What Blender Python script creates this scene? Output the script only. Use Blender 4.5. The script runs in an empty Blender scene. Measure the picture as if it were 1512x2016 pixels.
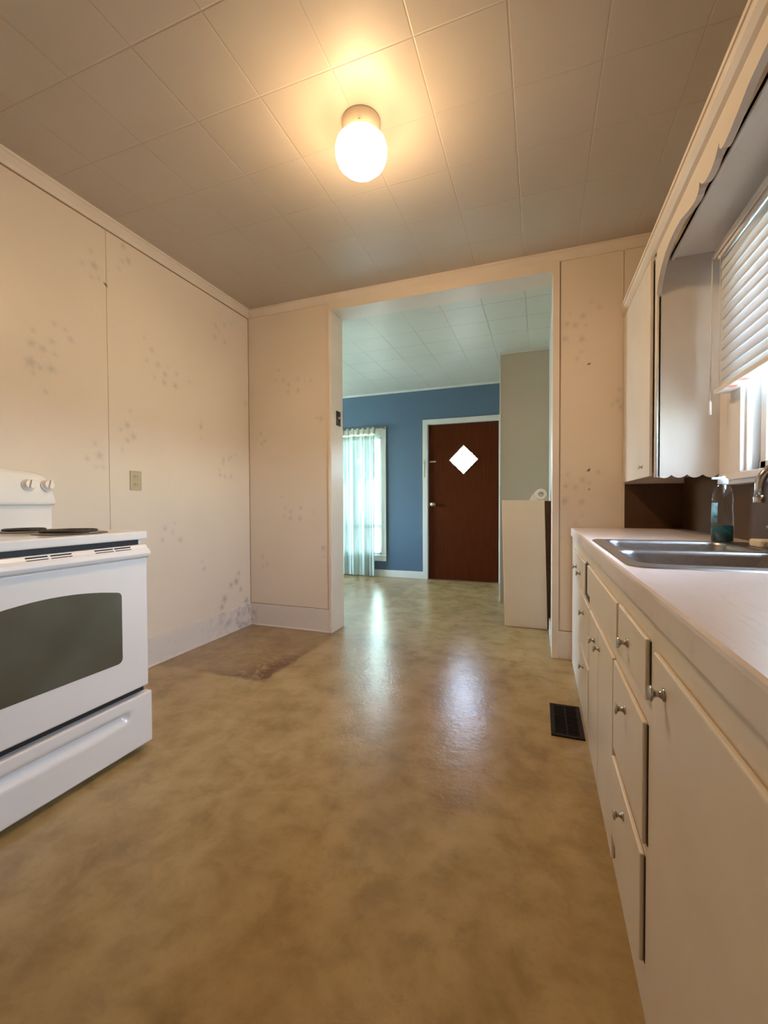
import bpy, math, random
import numpy as np
from mathutils import Vector, Matrix
random.seed(7)
SC = bpy.context.scene
COL = SC.collection
PI = math.pi

# ------------------------------------------------------------------ camera
H_CAM = 1.0116
yaw, pit, rol = 0.3495, -0.0200, -0.0044
fw = Vector((-math.sin(yaw)*math.cos(pit), math.cos(yaw)*math.cos(pit), math.sin(pit)))
rr = Vector((math.cos(yaw), math.sin(yaw), 0.0)); uu = rr.cross(fw)
cr = rr*math.cos(rol) + uu*math.sin(rol); cu = -rr*math.sin(rol) + uu*math.cos(rol)
cam_d = bpy.data.cameras.new('camera'); cam = bpy.data.objects.new('camera', cam_d); COL.objects.link(cam)
mw = Matrix.Identity(4)
for i in range(3):
    mw[i][0] = cr[i]; mw[i][1] = cu[i]; mw[i][2] = -fw[i]
mw[2][3] = H_CAM
cam.matrix_world = mw
cam_d.sensor_fit = 'HORIZONTAL'; cam_d.sensor_width = 36.0; cam_d.lens = 840.77/1512*36.0
cam_d.clip_start = 0.02
SC.camera = cam

# ------------------------------------------------------------------ world, sun, portals, exposure
W = bpy.data.worlds.new('sky'); SC.world = W; W.use_nodes = True
nt = W.node_tree; nt.nodes.clear()
sky = nt.nodes.new('ShaderNodeTexSky'); sky.sky_type = 'NISHITA'; sky.sun_disc = False
sky.sun_elevation = math.radians(48); sky.sun_rotation = math.radians(215)
mixc = nt.nodes.new('ShaderNodeMix'); mixc.data_type = 'RGBA'
mixc.inputs['Factor'].default_value = 0.5
mixc.inputs['B'].default_value = (0.74, 0.84, 1.04, 1)
scl = nt.nodes.new('ShaderNodeVectorMath'); scl.operation = 'SCALE'; scl.inputs['Scale'].default_value = 0.16
bg = nt.nodes.new('ShaderNodeBackground'); bg.inputs['Strength'].default_value = 36.0
wo = nt.nodes.new('ShaderNodeOutputWorld')
nt.links.new(sky.outputs[0], scl.inputs[0]); nt.links.new(scl.outputs[0], mixc.inputs['A'])
nt.links.new(mixc.outputs['Result'], bg.inputs['Color']); nt.links.new(bg.outputs[0], wo.inputs[0])

sun_d = bpy.data.lights.new('sun', 'SUN'); sun_d.energy = 40.0; sun_d.angle = 0.01; sun_d.color = (1, 0.96, 0.88)
sun = bpy.data.objects.new('sun', sun_d); COL.objects.link(sun)
sun.rotation_euler = Vector((0.08, 0.60, -0.79)).to_track_quat('-Z', 'Y').to_euler()

def portal(name, loc, direction, sx, sy):
    d = bpy.data.lights.new(name, 'AREA'); d.shape = 'RECTANGLE'; d.size = sx; d.size_y = sy
    d.cycles.is_portal = True
    o = bpy.data.objects.new(name, d); COL.objects.link(o); o.location = loc
    o.rotation_euler = Vector(direction).to_track_quat('-Z', 'Z' if abs(direction[2]) < .5 else 'Y').to_euler()
portal('kitchen_daylight', (0.96, 1.62, 1.56), (-1, 0, 0), 0.86, 0.90)
portal('front_daylight', (-2.95, 5.72, 1.12), (0, -1, 0), 1.85, 1.68)
portal('added_side_daylight', (-4.72, 4.35, 1.375), (1, 0, 0), 1.12, 1.17)
portal('door_daylight', (-0.927, 5.72, 1.575), (0, -1, 0), 0.42, 0.42)

LAMP_STRENGTH = 102.0
SC.view_settings.view_transform = 'Standard'; SC.view_settings.look = 'None'
SC.view_settings.gamma = 1.0; SC.view_settings.use_curve_mapping = False
SC.view_settings.exposure = 0.95
SC.cycles.max_bounces = 12; SC.cycles.diffuse_bounces = 8; SC.cycles.transparent_max_bounces = 24
SC.cycles.sample_clamp_indirect = 6.0

# ------------------------------------------------------------------ room numbers (metres)
XL, YB, ZC = -2.288, 2.986, 2.609          # left wall, partition face, kitchen ceiling
XR = 0.808                                 # right wall below the window
Y3 = 3.185                                 # partition, far face
YF, ZL = 5.539, 2.530                      # blue wall, living room ceiling
XRL, XLL = 0.085, -4.50                    # living room right and left walls
YK = -1.7                                  # kitchen wall behind the camera
OX0, OX1 = -1.525, 0.080                   # opening in the partition
HC = 0.853                                 # worktop height
XC = 0.187                                 # worktop front / door faces
XU, YU = 0.493, 2.255                      # wall cupboard front and near side
ZU = 1.125                                 # wall cupboard underside

# ------------------------------------------------------------------ materials
def lin(c):
    return tuple((x/12.92 if x <= .04045 else ((x+.055)/1.055)**2.4) for x in (v/255 for v in c))
MATS = {}
class NT:
    def __init__(s, name):
        s.m = bpy.data.materials.new(name); s.m.use_nodes = True
        s.t = s.m.node_tree; s.b = s.t.nodes['Principled BSDF']; s.out = s.t.nodes['Material Output']
    def n(s, t, **k):
        x = s.t.nodes.new(t)
        for a, v in k.items():
            if a.startswith('i_'): x.inputs[a[2:].replace('_', ' ')].default_value = v
            else: setattr(x, a, v)
        return x
    def l(s, a, b): s.t.links.new(a, b)
    def pos(s):
        return s.n('ShaderNodeNewGeometry').outputs['Position']
    def noise(s, scale, detail=3, rough=.5, vec=None, stretch=None, dist=0):
        x = s.n('ShaderNodeTexNoise'); x.inputs['Scale'].default_value = scale
        x.inputs['Detail'].default_value = detail; x.inputs['Roughness'].default_value = rough
        x.inputs['Distortion'].default_value = dist
        v = vec or s.pos()
        if stretch:
            mp = s.n('ShaderNodeVectorMath', operation='MULTIPLY'); mp.inputs[1].default_value = stretch
            s.l(v, mp.inputs[0]); v = mp.outputs[0]
        s.l(v, x.inputs['Vector']); return x.outputs['Fac']
    def ramp(s, fac, stops):
        x = s.n('ShaderNodeValToRGB'); e = x.color_ramp.elements
        while len(e) < len(stops): e.new(.5)
        for i, (p, c) in enumerate(stops):
            e[i].position = p; e[i].color = (*c, 1) if len(c) == 3 else c
        s.l(fac, x.inputs[0]); return x.outputs['Color']
    def math(s, op, a, b=None, c=None):
        x = s.n('ShaderNodeMath', operation=op)
        for i, v in enumerate((a, b, c)):
            if v is None: continue
            if isinstance(v, (int, float)): x.inputs[i].default_value = v
            else: s.l(v, x.inputs[i])
        return x.outputs[0]
    def smooth(s, v, a, b):
        x = s.n('ShaderNodeMapRange', interpolation_type='SMOOTHSTEP')
        x.inputs['From Min'].default_value = a; x.inputs['From Max'].default_value = b
        s.l(v, x.inputs['Value']); return x.outputs['Result']
    def mix(s, f, a, b):
        x = s.n('ShaderNodeMix', data_type='RGBA')
        for k, v in (('Factor', f), ('A', a), ('B', b)):
            if isinstance(v, (int, float)): x.inputs[k].default_value = v
            elif isinstance(v, tuple): x.inputs[k].default_value = (*v[:3], 1)
            else: s.l(v, x.inputs[k])
        return x.outputs['Result']
    def bump(s, h, strength, dist=.01):
        x = s.n('ShaderNodeBump'); x.inputs['Strength'].default_value = strength; x.inputs['Distance'].default_value = dist
        s.l(h, x.inputs['Height']); s.l(x.outputs[0], s.b.inputs['Normal']); return x
    def set(s, **k):
        for a, v in k.items():
            i = s.b.inputs[a.replace('_', ' ')]
            if isinstance(v, (int, float)): i.default_value = v
            elif isinstance(v, tuple): i.default_value = (*v[:3], 1)
            else: s.l(v, i)
def paint(name, c, rough=.45, var=.06, vscale=3.0, bump=.0, bscale=60, metal=0, spec=.5, coat=0):
    if name in MATS: return MATS[name]
    k = NT(name)
    a = tuple(x*(1-var) for x in c); b = tuple(min(1, x*(1+var)) for x in c)
    k.set(Base_Color=k.ramp(k.noise(vscale, 4), [(.3, a), (.7, b)]), Roughness=rough, Metallic=metal, Coat_Weight=coat)
    k.b.inputs['Specular IOR Level'].default_value = spec
    if bump: k.bump(k.noise(bscale, 3), bump, .004)
    MATS[name] = k.m; return k.m

CREAM = (0.74, 0.65, 0.55)
TRIMC = (0.71, 0.635, 0.55)
m_trim = paint('cream_trim_paint', TRIMC, .38, .05)
m_base = paint('baseboard_paint', (0.68, 0.62, 0.57), .40, .06, 6)
m_cab = paint('cabinet_paint', (0.71, 0.64, 0.55), .33, .04, 5, .05, 40)
m_upper = paint('wall_cupboard_paint', (0.65, 0.595, 0.53), .36, .04, 5, .04, 40)
m_white = paint('white_window_paint', (0.74, 0.71, 0.68), .40, .03)
m_lrtrim = paint('living_room_trim_paint', (0.58, 0.60, 0.55), .45, .03)
m_stove = paint('white_enamel', (0.77, 0.745, 0.71), .22, .015, 4, coat=.3)
m_stove2 = paint('white_plastic', (0.76, 0.74, 0.71), .35, .02)
m_black = paint('black_gap', (0.012, 0.011, 0.012), .6, .1)
m_coil = paint('black_coil_iron', (0.03, 0.024, 0.02), .55, .3, 40)
m_drip = paint('dark_drip_bowl', (0.05, 0.042, 0.035), .35, .2, 30, metal=.6)
m_chrome = paint('chrome', (0.62, 0.63, 0.64), .14, .02, metal=1)
m_knob = paint('knob_metal', (0.50, 0.50, 0.49), .24, .06, 80, metal=1)
m_brass = paint('brass', (0.70, 0.60, 0.38), .25, .05, metal=1)
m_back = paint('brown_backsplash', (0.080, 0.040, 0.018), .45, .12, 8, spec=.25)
m_beige = paint('beige_plastic', (0.46, 0.40, 0.27), .45, .04)
m_switch = paint('dark_switch_plate', (0.035, 0.033, 0.032), .35, .1)
m_slot_shade = paint('dark_slot_and_shade', (0.02, 0.018, 0.015), .6, .1)
m_blue = paint('blue_wall_paint', (0.066, 0.122, 0.18), .55, .04, 1.5, .04, 90)
m_grey = paint('grey_beige_wall_paint', (0.44, 0.385, 0.30), .6, .03, 1.5)
m_lrwall = paint('pale_wall_paint', (0.62, 0.62, 0.56), .6, .03)
m_boxp = paint('tan_white_board', (0.70, 0.60, 0.49), .55, .03, 2)
m_grille = paint('brown_register_metal', (0.014, 0.008, 0.004), .7, .25, 50, spec=.2)
m_soap = paint('beige_sponge', (0.62, 0.52, 0.36), .8, .08, 60, .2, 200)
m_cap = paint('pale_blue_cap', (0.55, 0.66, 0.85), .4, .03)
m_rubber = paint('rod_metal', (0.12, 0.12, 0.12), .4, .1)
m_sticker = paint('red_sticker', (0.75, 0.10, 0.08), .5, .05)
m_paper = paint('white_paper', (0.74, 0.72, 0.68), .7, .03)
m_ext = paint('exterior_siding', (0.6, 0.6, 0.58), .7, .05)
m_soffit = paint('soffit_paint', (0.80, 0.81, 0.82), .45, .03)

def laminate():
    k = NT('pinkish_laminate')
    s1 = k.noise(22, 4, .6, stretch=(6, .6, 1)); s2 = k.noise(3, 3)
    c = k.mix(k.smooth(s2, .3, .7), (0.66, 0.58, 0.56), (0.72, 0.65, 0.64))
    c = k.mix(k.math('MULTIPLY', k.smooth(s1, .52, .72), .35), c, (0.52, 0.44, 0.39))
    k.set(Base_Color=c, Roughness=.34); k.bump(s1, .04, .002); return k.m
m_lam = laminate()

def floor_mat():
    k = NT('mottled_vinyl_floor')
    p = k.pos(); sep = k.n('ShaderNodeSeparateXYZ'); k.l(p, sep.inputs[0]); x, y = sep.outputs[0], sep.outputs[1]
    n1 = k.noise(3.2, 5, .62, dist=.6); n2 = k.noise(9, 5, .6, dist=.3); n3 = k.noise(48, 3)
    c = k.ramp(n1, [(.30, (0.265, 0.174, 0.066)), (.50, (0.335, 0.232, 0.096)), (.72, (0.405, 0.292, 0.140))])
    c = k.mix(k.math('MULTIPLY', k.smooth(n2, .44, .72), .42), c, (0.440, 0.315, 0.160))
    c = k.mix(k.math('MULTIPLY', k.smooth(n2, .52, .30), .40), c, (0.190, 0.120, 0.046))
    c = k.mix(k.math('MULTIPLY', k.smooth(n3, .55, .75), .16), c, (0.17, 0.12, 0.06))
    # worn patch left where an appliance stood, with rust along its two open edges
    wob = k.math('MULTIPLY', k.math('SUBTRACT', k.noise(7, 3), .5), .06)
    xx = k.math('ADD', x, wob); yy = k.math('ADD', y, wob)
    inx = k.smooth(xx, -1.44, -1.50); iny = k.smooth(yy, 2.00, 2.05)
    inside = k.math('MULTIPLY', inx, iny)
    c = k.mix(k.math('MULTIPLY', inside, .34), c, (0.19, 0.112, 0.052))
    sx = k.smooth(xx, -1.80, -1.50); sy = k.smooth(yy, 2.55, 2.20)
    rust = k.math('MULTIPLY', k.math('MULTIPLY', sx, sy), inside)
    rn = k.smooth(k.noise(9, 5, .65, dist=1.2), .43, .58)
    ex = k.math('MULTIPLY', k.smooth(xx, -1.60, -1.50), k.smooth(yy, 2.80, 2.45))
    edge = k.math('MULTIPLY', k.math('MULTIPLY', ex, inside), .55)
    ey = k.math('MULTIPLY', k.math('MULTIPLY', k.smooth(yy, 2.12, 2.05), inside), k.math('MULTIPLY', k.smooth(xx, -2.05, -1.75), .5))
    c = k.mix(k.math('MULTIPLY', k.math('MINIMUM', k.math('ADD', k.math('MULTIPLY', k.math('ADD', rust, .12), rn), k.math('MAXIMUM', edge, ey)), 1.0), k.math('MULTIPLY', inside, .85)), c, (0.095, 0.036, 0.010))
    k.set(Base_Color=c)
    r = k.n('ShaderNodeMapRange'); r.inputs['To Min'].default_value = .21; r.inputs['To Max'].default_value = .268
    k.l(n2, r.inputs['Value']); k.set(Roughness=r.outputs[0])
    k.b.inputs['Specular IOR Level'].default_value = .5
    hb = k.math('ADD', k.math('MULTIPLY', k.noise(42, 4, .6), .9), k.math('MULTIPLY', k.noise(7, 2), 1.2))
    k.bump(hb, .22, .006)
    return k.m
m_floor = floor_mat()

def tile_mat(name, base, line, x0, y0, s, w=.0022, dirt=.10, depth=.5):
    k = NT(name)
    p = k.pos(); sep = k.n('ShaderNodeSeparateXYZ'); k.l(p, sep.inputs[0])
    def grid(c, o):
        t = k.math('PINGPONG', k.math('ADD', k.math('SUBTRACT', c, o), 40*s), s/2)   # distance to the nearest joint
        return k.smooth(t, w*2.0, w*.5)
    gx = grid(sep.outputs[0], x0); gy = grid(sep.outputs[1], y0)
    g = k.math('MAXIMUM', gx, gy)
    fade = k.smooth(k.noise(1.3, 2), .35, .62)
    g2 = k.math('MULTIPLY', g, k.math('ADD', k.math('MULTIPLY', fade, .65), .25))
    n = k.noise(1.1, 4)
    c = k.mix(k.smooth(n, .3, .7), tuple(v*(1-dirt) for v in base), base)
    tl = k.n('ShaderNodeTexWhiteNoise')
    fl = k.n('ShaderNodeVectorMath', operation='FLOOR'); ad = k.n('ShaderNodeVectorMath', operation='SUBTRACT'); ad.inputs[1].default_value = (x0, y0, 0)
    dv = k.n('ShaderNodeVectorMath', operation='DIVIDE'); dv.inputs[1].default_value = (s, s, 100)
    k.l(p, ad.inputs[0]); k.l(ad.outputs[0], dv.inputs[0]); k.l(dv.outputs[0], fl.inputs[0]); k.l(fl.outputs[0], tl.inputs['Vector'])
    c = k.mix(k.math('MULTIPLY', tl.outputs['Value'], .06), c, (0.40, 0.35, 0.28))
    c = k.mix(k.math('MULTIPLY', g2, depth), c, line)
    k.set(Base_Color=c, Roughness=.42)
    h = k.math('ADD', k.math('MULTIPLY', g, -1.0), k.math('MULTIPLY', k.noise(190, 3), .10))
    k.bump(h, .35, .0025); return k.m
m_ceil = tile_mat('ceiling_tile_paint', (0.54, 0.48, 0.405), (0.30, 0.24, 0.17), -0.100, 1.440, 0.3117, depth=.30)
m_ceil2 = tile_mat('living_room_ceiling_tile', (0.66, 0.68, 0.60), (0.30, 0.30, 0.26), -0.414, 3.365, 0.3117, w=.003, depth=.6)

def panel_mat():
    k = NT('flowered_wall_panel')
    at = k.n('ShaderNodeAttribute', attribute_name='pattern')
    sp = k.n('ShaderNodeSeparateColor'); k.l(at.outputs['Color'], sp.inputs[0])
    n = k.noise(1.6, 4)
    c = k.mix(k.smooth(n, .3, .7), tuple(v*.94 for v in CREAM), CREAM)
    fine = k.noise(120, 2)
    fl = k.math('MULTIPLY', sp.outputs[0], k.math('ADD', .65, k.math('MULTIPLY', fine, .5)))
    c = k.mix(k.math('MULTIPLY', fl, .46), c, (0.27, 0.275, 0.30))
    c = k.mix(k.math('MULTIPLY', sp.outputs[1], .6), c, (0.26, 0.22, 0.26))
    c = k.mix(k.math('MULTIPLY', sp.outputs[2], .95), c, (0.03, 0.02, 0.015))
    k.set(Base_Color=c, Roughness=.30); k.bump(k.noise(2.2, 2), .04, .02); return k.m
m_panel = panel_mat()
m_seam = paint('panel_seam_brown', (0.22, 0.15, 0.09), .7, .3, 8)

def wood_door():
    k = NT('red_brown_wood')
    g = k.noise(5, 5, .6, stretch=(14, 14, .7), dist=.4)
    c = k.ramp(g, [(.3, (0.052, 0.010, 0.002)), (.7, (0.076, 0.017, 0.004))])
    k.set(Base_Color=c, Roughness=.45); k.b.inputs['Specular IOR Level'].default_value = .07; k.bump(g, .03, .003); return k.m
m_wood = wood_door()

def steel():
    k = NT('brushed_sink_steel')
    g = k.noise(40, 3, .5, stretch=(1, 14, 1))
    k.set(Base_Color=k.ramp(g, [(.3, (.36, .36, .38)), (.7, (.44, .44, .46))]), Metallic=1.0, Roughness=.30); return k.m
m_steel = steel()

def thin_glass(name, tint, gl=.08):
    k = NT(name); k.t.nodes.remove(k.b)
    tr = k.n('ShaderNodeBsdfTransparent'); tr.inputs[0].default_value = (*tint, 1)
    g = k.n('ShaderNodeBsdfGlossy'); g.inputs['Roughness'].default_value = .03
    f = k.n('ShaderNodeLayerWeight'); f.inputs['Blend'].default_value = .25
    mx = k.n('ShaderNodeMixShader'); k.l(k.math('ADD', k.math('MULTIPLY', f.outputs['Fresnel'], .7), gl), mx.inputs[0])
    k.l(tr.outputs[0], mx.inputs[1]); k.l(g.outputs[0], mx.inputs[2]); k.l(mx.outputs[0], k.out.inputs[0]); return k.m
m_pane = thin_glass('window_pane', (.94, .98, .98), .02)
m_plastic = thin_glass('clear_bottle_plastic', (.92, .95, .96), .10)

def liquid():
    k = NT('teal_liquid')
    k.set(Base_Color=(0.0, 0.20, 0.24), Roughness=.08, Transmission_Weight=.35, IOR=1.33)
    k.b.inputs['Specular IOR Level'].default_value = .5; return k.m
m_liq = liquid()

def oven_glass():
    k = NT('oven_window_glass')
    n = k.noise(6, 2)
    k.set(Base_Color=k.ramp(n, [(.3, (0.080, 0.080, 0.056)), (.7, (0.100, 0.105, 0.078))]), Roughness=.16, Coat_Weight=.5, Coat_Roughness=.06); return k.m
m_oven = oven_glass()

def sheer(name, col, tr, tl, df):
    k = NT(name); k.t.nodes.remove(k.b)
    a = k.n('ShaderNodeBsdfTransparent'); b = k.n('ShaderNodeBsdfTranslucent'); c = k.n('ShaderNodeBsdfDiffuse')
    b.inputs[0].default_value = (*col, 1); c.inputs[0].default_value = (*col, 1)
    weave = k.noise(700, 1)
    m1 = k.n('ShaderNodeMixShader'); m1.inputs[0].default_value = df/(tl+df)
    k.l(b.outputs[0], m1.inputs[1]); k.l(c.outputs[0], m1.inputs[2])
    m2 = k.n('ShaderNodeMixShader'); k.l(k.math('ADD', 1-tr*1.5, k.math('MULTIPLY', weave, tr)), m2.inputs[0])
    k.l(a.outputs[0], m2.inputs[1]); k.l(m1.outputs[0], m2.inputs[2]); k.l(m2.outputs[0], k.out.inputs[0]); return k.m
m_sheer = sheer('sheer_curtain_cloth', (0.44, 0.56, 0.52), .008, .055, .945)
m_band = sheer('curtain_heading_cloth', (0.72, 0.70, 0.60), .05, .5, .5)
def base_stained():
    k = NT('stained_baseboard_paint')
    sep = k.n('ShaderNodeSeparateXYZ'); k.l(k.pos(), sep.inputs[0])
    near = k.math('MULTIPLY', k.smooth(sep.outputs[1], 2.35, 2.95), k.smooth(sep.outputs[0], -2.20, -2.26))
    n = k.smooth(k.noise(14, 4, .6), .42, .66)
    c = k.mix(k.math('MULTIPLY', k.math('MULTIPLY', n, near), .75), (0.69, 0.63, 0.585), (0.30, 0.26, 0.29))
    c = k.mix(k.math('MULTIPLY', k.smooth(k.noise(30, 3), .60, .75), .25), c, (0.36, 0.30, 0.25))
    k.set(Base_Color=c, Roughness=.4); return k.m
m_base2 = base_stained()
m_slat = sheer('blind_slat', (0.66, 0.68, 0.70), 0.0, .21, .79)

def globe_mat():
    k = NT('lit_opal_glass'); k.t.nodes.remove(k.b)
    e = k.n('ShaderNodeEmission'); e.inputs[0].default_value = (1.0, 0.655, 0.34, 1); e.inputs[1].default_value = LAMP_STRENGTH
    sp = k.n('ShaderNodeSeparateXYZ'); k.l(k.pos(), sp.inputs[0])          # glow dimmed towards the collar to weaken the halo on the ceiling
    k.l(k.math('MULTIPLY', k.math('ADD', k.math('MULTIPLY', k.smooth(sp.outputs[2], ZC-.085, ZC-.20), .95), .05), LAMP_STRENGTH), e.inputs[1])
    k.l(e.outputs[0], k.out.inputs[0]); return k.m
m_globe = globe_mat()

def ground_mat():
    k = NT('sunlit_yard')
    n = k.noise(.5, 4); f = k.noise(30, 3)
    c = k.mix(k.smooth(n, .45, .6), (0.40, 0.42, 0.33), (0.66, 0.64, 0.60))
    k.set(Base_Color=k.mix(k.math('MULTIPLY', f, .3), c, (.12, .15, .07)), Roughness=.9); return k.m
m_ground = ground_mat()
m_leaf = paint('leaf_green', (0.22, 0.36, 0.18), .6, .35, 6)
m_bark = paint('bark', (0.14, 0.10, 0.07), .9, .3, 20)

# ------------------------------------------------------------------ mesh helpers
class MB:
    def __init__(s): s.v = []; s.f = []; s.mi = []; s.sm = []
    def add(s, vs, fs, mi=0, smooth=False):
        o = len(s.v); s.v += [tuple(p) for p in vs]
        for f in fs: s.f.append(tuple(o+i for i in f)); s.mi.append(mi); s.sm.append(smooth)
        return s
    def box(s, x0, x1, y0, y1, z0, z1, mi=0):
        x0, x1 = sorted((x0, x1)); y0, y1 = sorted((y0, y1)); z0, z1 = sorted((z0, z1))
        v = [(x, y, z) for z in (z0, z1) for y in (y0, y1) for x in (x0, x1)]
        return s.add(v, [(0, 2, 3, 1), (4, 5, 7, 6), (0, 1, 5, 4), (2, 6, 7, 3), (0, 4, 6, 2), (1, 3, 7, 5)], mi)
    def prism(s, poly, axis, a, b, mi=0, smooth=False):
        """extrude a 2-D polygon along axis; poly is in the two other axes, in x,y,z order"""
        n = len(poly)
        def P(q, t):
            if axis == 'x': return (t, q[0], q[1])
            if axis == 'y': return (q[0], t, q[1])
            return (q[0], q[1], t)
        v = [P(q, a) for q in poly] + [P(q, b) for q in poly]
        area = sum(poly[i][0]*poly[(i+1) % n][1]-poly[(i+1) % n][0]*poly[i][1] for i in range(n))
        flip = (area > 0) ^ (b < a) ^ (axis == 'y')
        side = [(i, (i+1) % n, n+(i+1) % n, n+i) for i in range(n)]
        capa = tuple(range(n-1, -1, -1)); capb = tuple(range(n, 2*n))
        if not flip:
            side = [f[::-1] for f in side]; capa = capa[::-1]; capb = capb[::-1]
        s.add(v, side, mi, smooth); o = len(s.v)-2*n
        for c in (capa, capb): s.f.append(tuple(o+i for i in c)); s.mi.append(mi); s.sm.append(False)
        return s
    def lathe(s, prof, origin, axis=(0, 0, 1), seg=24, mi=0, smooth=True, sx=1, sy=1):
        """prof: list of (radius, height along the axis)"""
        ax = Vector(axis).normalized()
        t = Vector((1, 0, 0)) if abs(ax.x) < .9 else Vector((0, 1, 0))
        e1 = (t - ax*t.dot(ax)).normalized(); e2 = ax.cross(e1); O = Vector(origin)
        v = []; f = []; rows = []
        for r, h in prof:
            if r < 1e-6:
                rows.append([len(v)]); v.append(O+ax*h)
            else:
                rows.append(list(range(len(v), len(v)+seg)))
                for i in range(seg):
                    a = 2*PI*i/seg; v.append(O+ax*h+e1*(r*sx*math.cos(a))+e2*(r*sy*math.sin(a)))
        for a, b in zip(rows[:-1], rows[1:]):
            for i in range(seg):
                j = (i+1) % seg
                if len(a) == 1 and len(b) == 1: continue
                if len(a) == 1: f.append((a[0], b[j], b[i]))
                elif len(b) == 1: f.append((a[i], a[j], b[0]))
                else: f.append((a[i], a[j], b[j], b[i]))
        return s.add(v, f, mi, smooth)
    def tube(s, pts, r, seg=10, mi=0, caps=True, closed=False):
        pts = [Vector(p) for p in pts]; n = len(pts); v = []; f = []
        prev = None
        for i, p in enumerate(pts):
            d = (pts[(i+1) % n]-pts[i-1]) if closed else (pts[min(i+1, n-1)]-pts[max(i-1, 0)])
            d.normalize()
            if prev is None:
                t = Vector((0, 0, 1)) if abs(d.z) < .9 else Vector((1, 0, 0))
                e1 = (t-d*t.dot(d)).normalized()
            else: e1 = (prev-d*prev.dot(d)).normalized()
            prev = e1; e2 = d.cross(e1); ri = r[i] if isinstance(r, (list, tuple)) else r
            for k in range(seg):
                a = 2*PI*k/seg; v.append(p+e1*(ri*math.cos(a))+e2*(ri*math.sin(a)))
        m = n if closed else n-1
        for i in range(m):
            j = (i+1) % n
            for k in range(seg):
                l = (k+1) % seg; f.append((i*seg+k, i*seg+l, j*seg+l, j*seg+k))
        if caps and not closed: f.append(tuple(range(seg-1, -1, -1))); f.append(tuple((n-1)*seg+k for k in range(seg)))
        return s.add(v, f, mi, True)
ROOT = {}
def obj(name, mb, mats, parent=None, bevel=0.0, seg=2, solid=0):
    me = bpy.data.meshes.new(name)
    off = ROOT.get(parent.name, Vector((0, 0, 0))) if parent else Vector((0, 0, 0))
    me.from_pydata([(p[0]-off.x, p[1]-off.y, p[2]-off.z) for p in mb.v], [], mb.f)
    for m in (mats if isinstance(mats, (list, tuple)) else [mats]): me.materials.append(m)
    me.polygons.foreach_set('material_index', mb.mi); me.polygons.foreach_set('use_smooth', mb.sm)
    me.update()
    o = bpy.data.objects.new(name, me); COL.objects.link(o)
    if parent: o.parent = parent; ROOT[o.name] = off
    if solid:
        sm = o.modifiers.new('thickness', 'SOLIDIFY'); sm.thickness = solid; sm.offset = 0
    if bevel:
        b = o.modifiers.new('bevel', 'BEVEL'); b.width = bevel; b.segments = seg; b.limit_method = 'ANGLE'; b.angle_limit = math.radians(40)
        b.harden_normals = False
    return o
def thing(name, loc, label, cat, group=None):
    e = bpy.data.objects.new(name, None); COL.objects.link(e); e.location = loc; e.empty_display_size = .05
    ROOT[e.name] = Vector(loc); tag(e, label, cat, group); return e
def tag(o, label, cat, group=None):
    o['label'] = label; o['category'] = cat
    if group: o['group'] = group
    return o
STRUCT_LABELS = {}
def struct(name, mb, mats, label, cat, bevel=0.0, parent=None):
    o = obj(name, mb, mats, parent, bevel)
    if parent is None: o['kind'] = 'structure'; o['label'] = label; o['category'] = cat
    return o

# ------------------------------------------------------------------ floor, ceilings
struct('floor', MB().box(XLL-.2, 1.0, YK-.2, YF+.15, -.12, 0), m_floor, 'mottled olive brown vinyl floor running through both rooms', 'floor')
struct('ceiling', MB().box(XL-.2, 1.0, YK-.2, YB+.03, ZC, ZC+.15), m_ceil, 'cream square tiled ceiling above the kitchen', 'ceiling')
struct('ceiling_living_room', MB().box(XLL-.2, 1.0, YB+.03, YF+.2, ZL, ZL+.23), m_ceil2, 'pale square tiled ceiling of the room beyond the opening', 'ceiling')

# ------------------------------------------------------------------ flowered wall panels
def blobs_mask(U, V, flowers, seed):
    rng = np.random.RandomState(seed)
    gx, gy = 97, 89
    base = rng.rand(gy, gx)
    def vnoise(u, v, s):
        x = u*s; y = v*s; xi = np.floor(x).astype(int); yi = np.floor(y).astype(int); fx = x-xi; fy = y-yi
        fx = fx*fx*(3-2*fx); fy = fy*fy*(3-2*fy)
        g = lambda a, b: base[b % gy, a % gx]
        return (g(xi, yi)*(1-fx)+g(xi+1, yi)*fx)*(1-fy)+(g(xi, yi+1)*(1-fx)+g(xi+1, yi+1)*fx)*fy
    n = vnoise(U+5, V+5, 70)*.6+vnoise(U+9, V+2, 160)*.4
    M = np.zeros_like(U)
    for (cu, cv, r, a) in flowers:
        du = U-cu; dv = V-cv; d = np.sqrt(du*du+dv*dv); th = np.arctan2(dv, du); ph = rng.rand()*6.28
        rad = r*(1+.22*np.cos(5*th+ph))
        x = np.clip(1-d/(rad*1.5), 0, 1)
        m = a*(x*x*(3-2*x))*(.35+1.1*n)
        core = .45*a*np.exp(-(d/(r*.32))**2)
        M = np.maximum(M, np.clip(m+core, 0, 1))
        for _ in range(4):                                   # faint sprig strokes round the bloom
            an = rng.rand()*6.28; L = r*(1.3+1.6*rng.rand()); ux, uy = math.cos(an), math.sin(an)
            t = np.clip((du*ux+dv*uy)/L, 0, 1); ds = np.sqrt((du-t*L*ux)**2+(dv-t*L*uy)**2)
            M = np.maximum(M, .30*a*np.exp(-(ds/.0035)**2)*(1-.6*t)*(.4+n))
    return M
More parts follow.
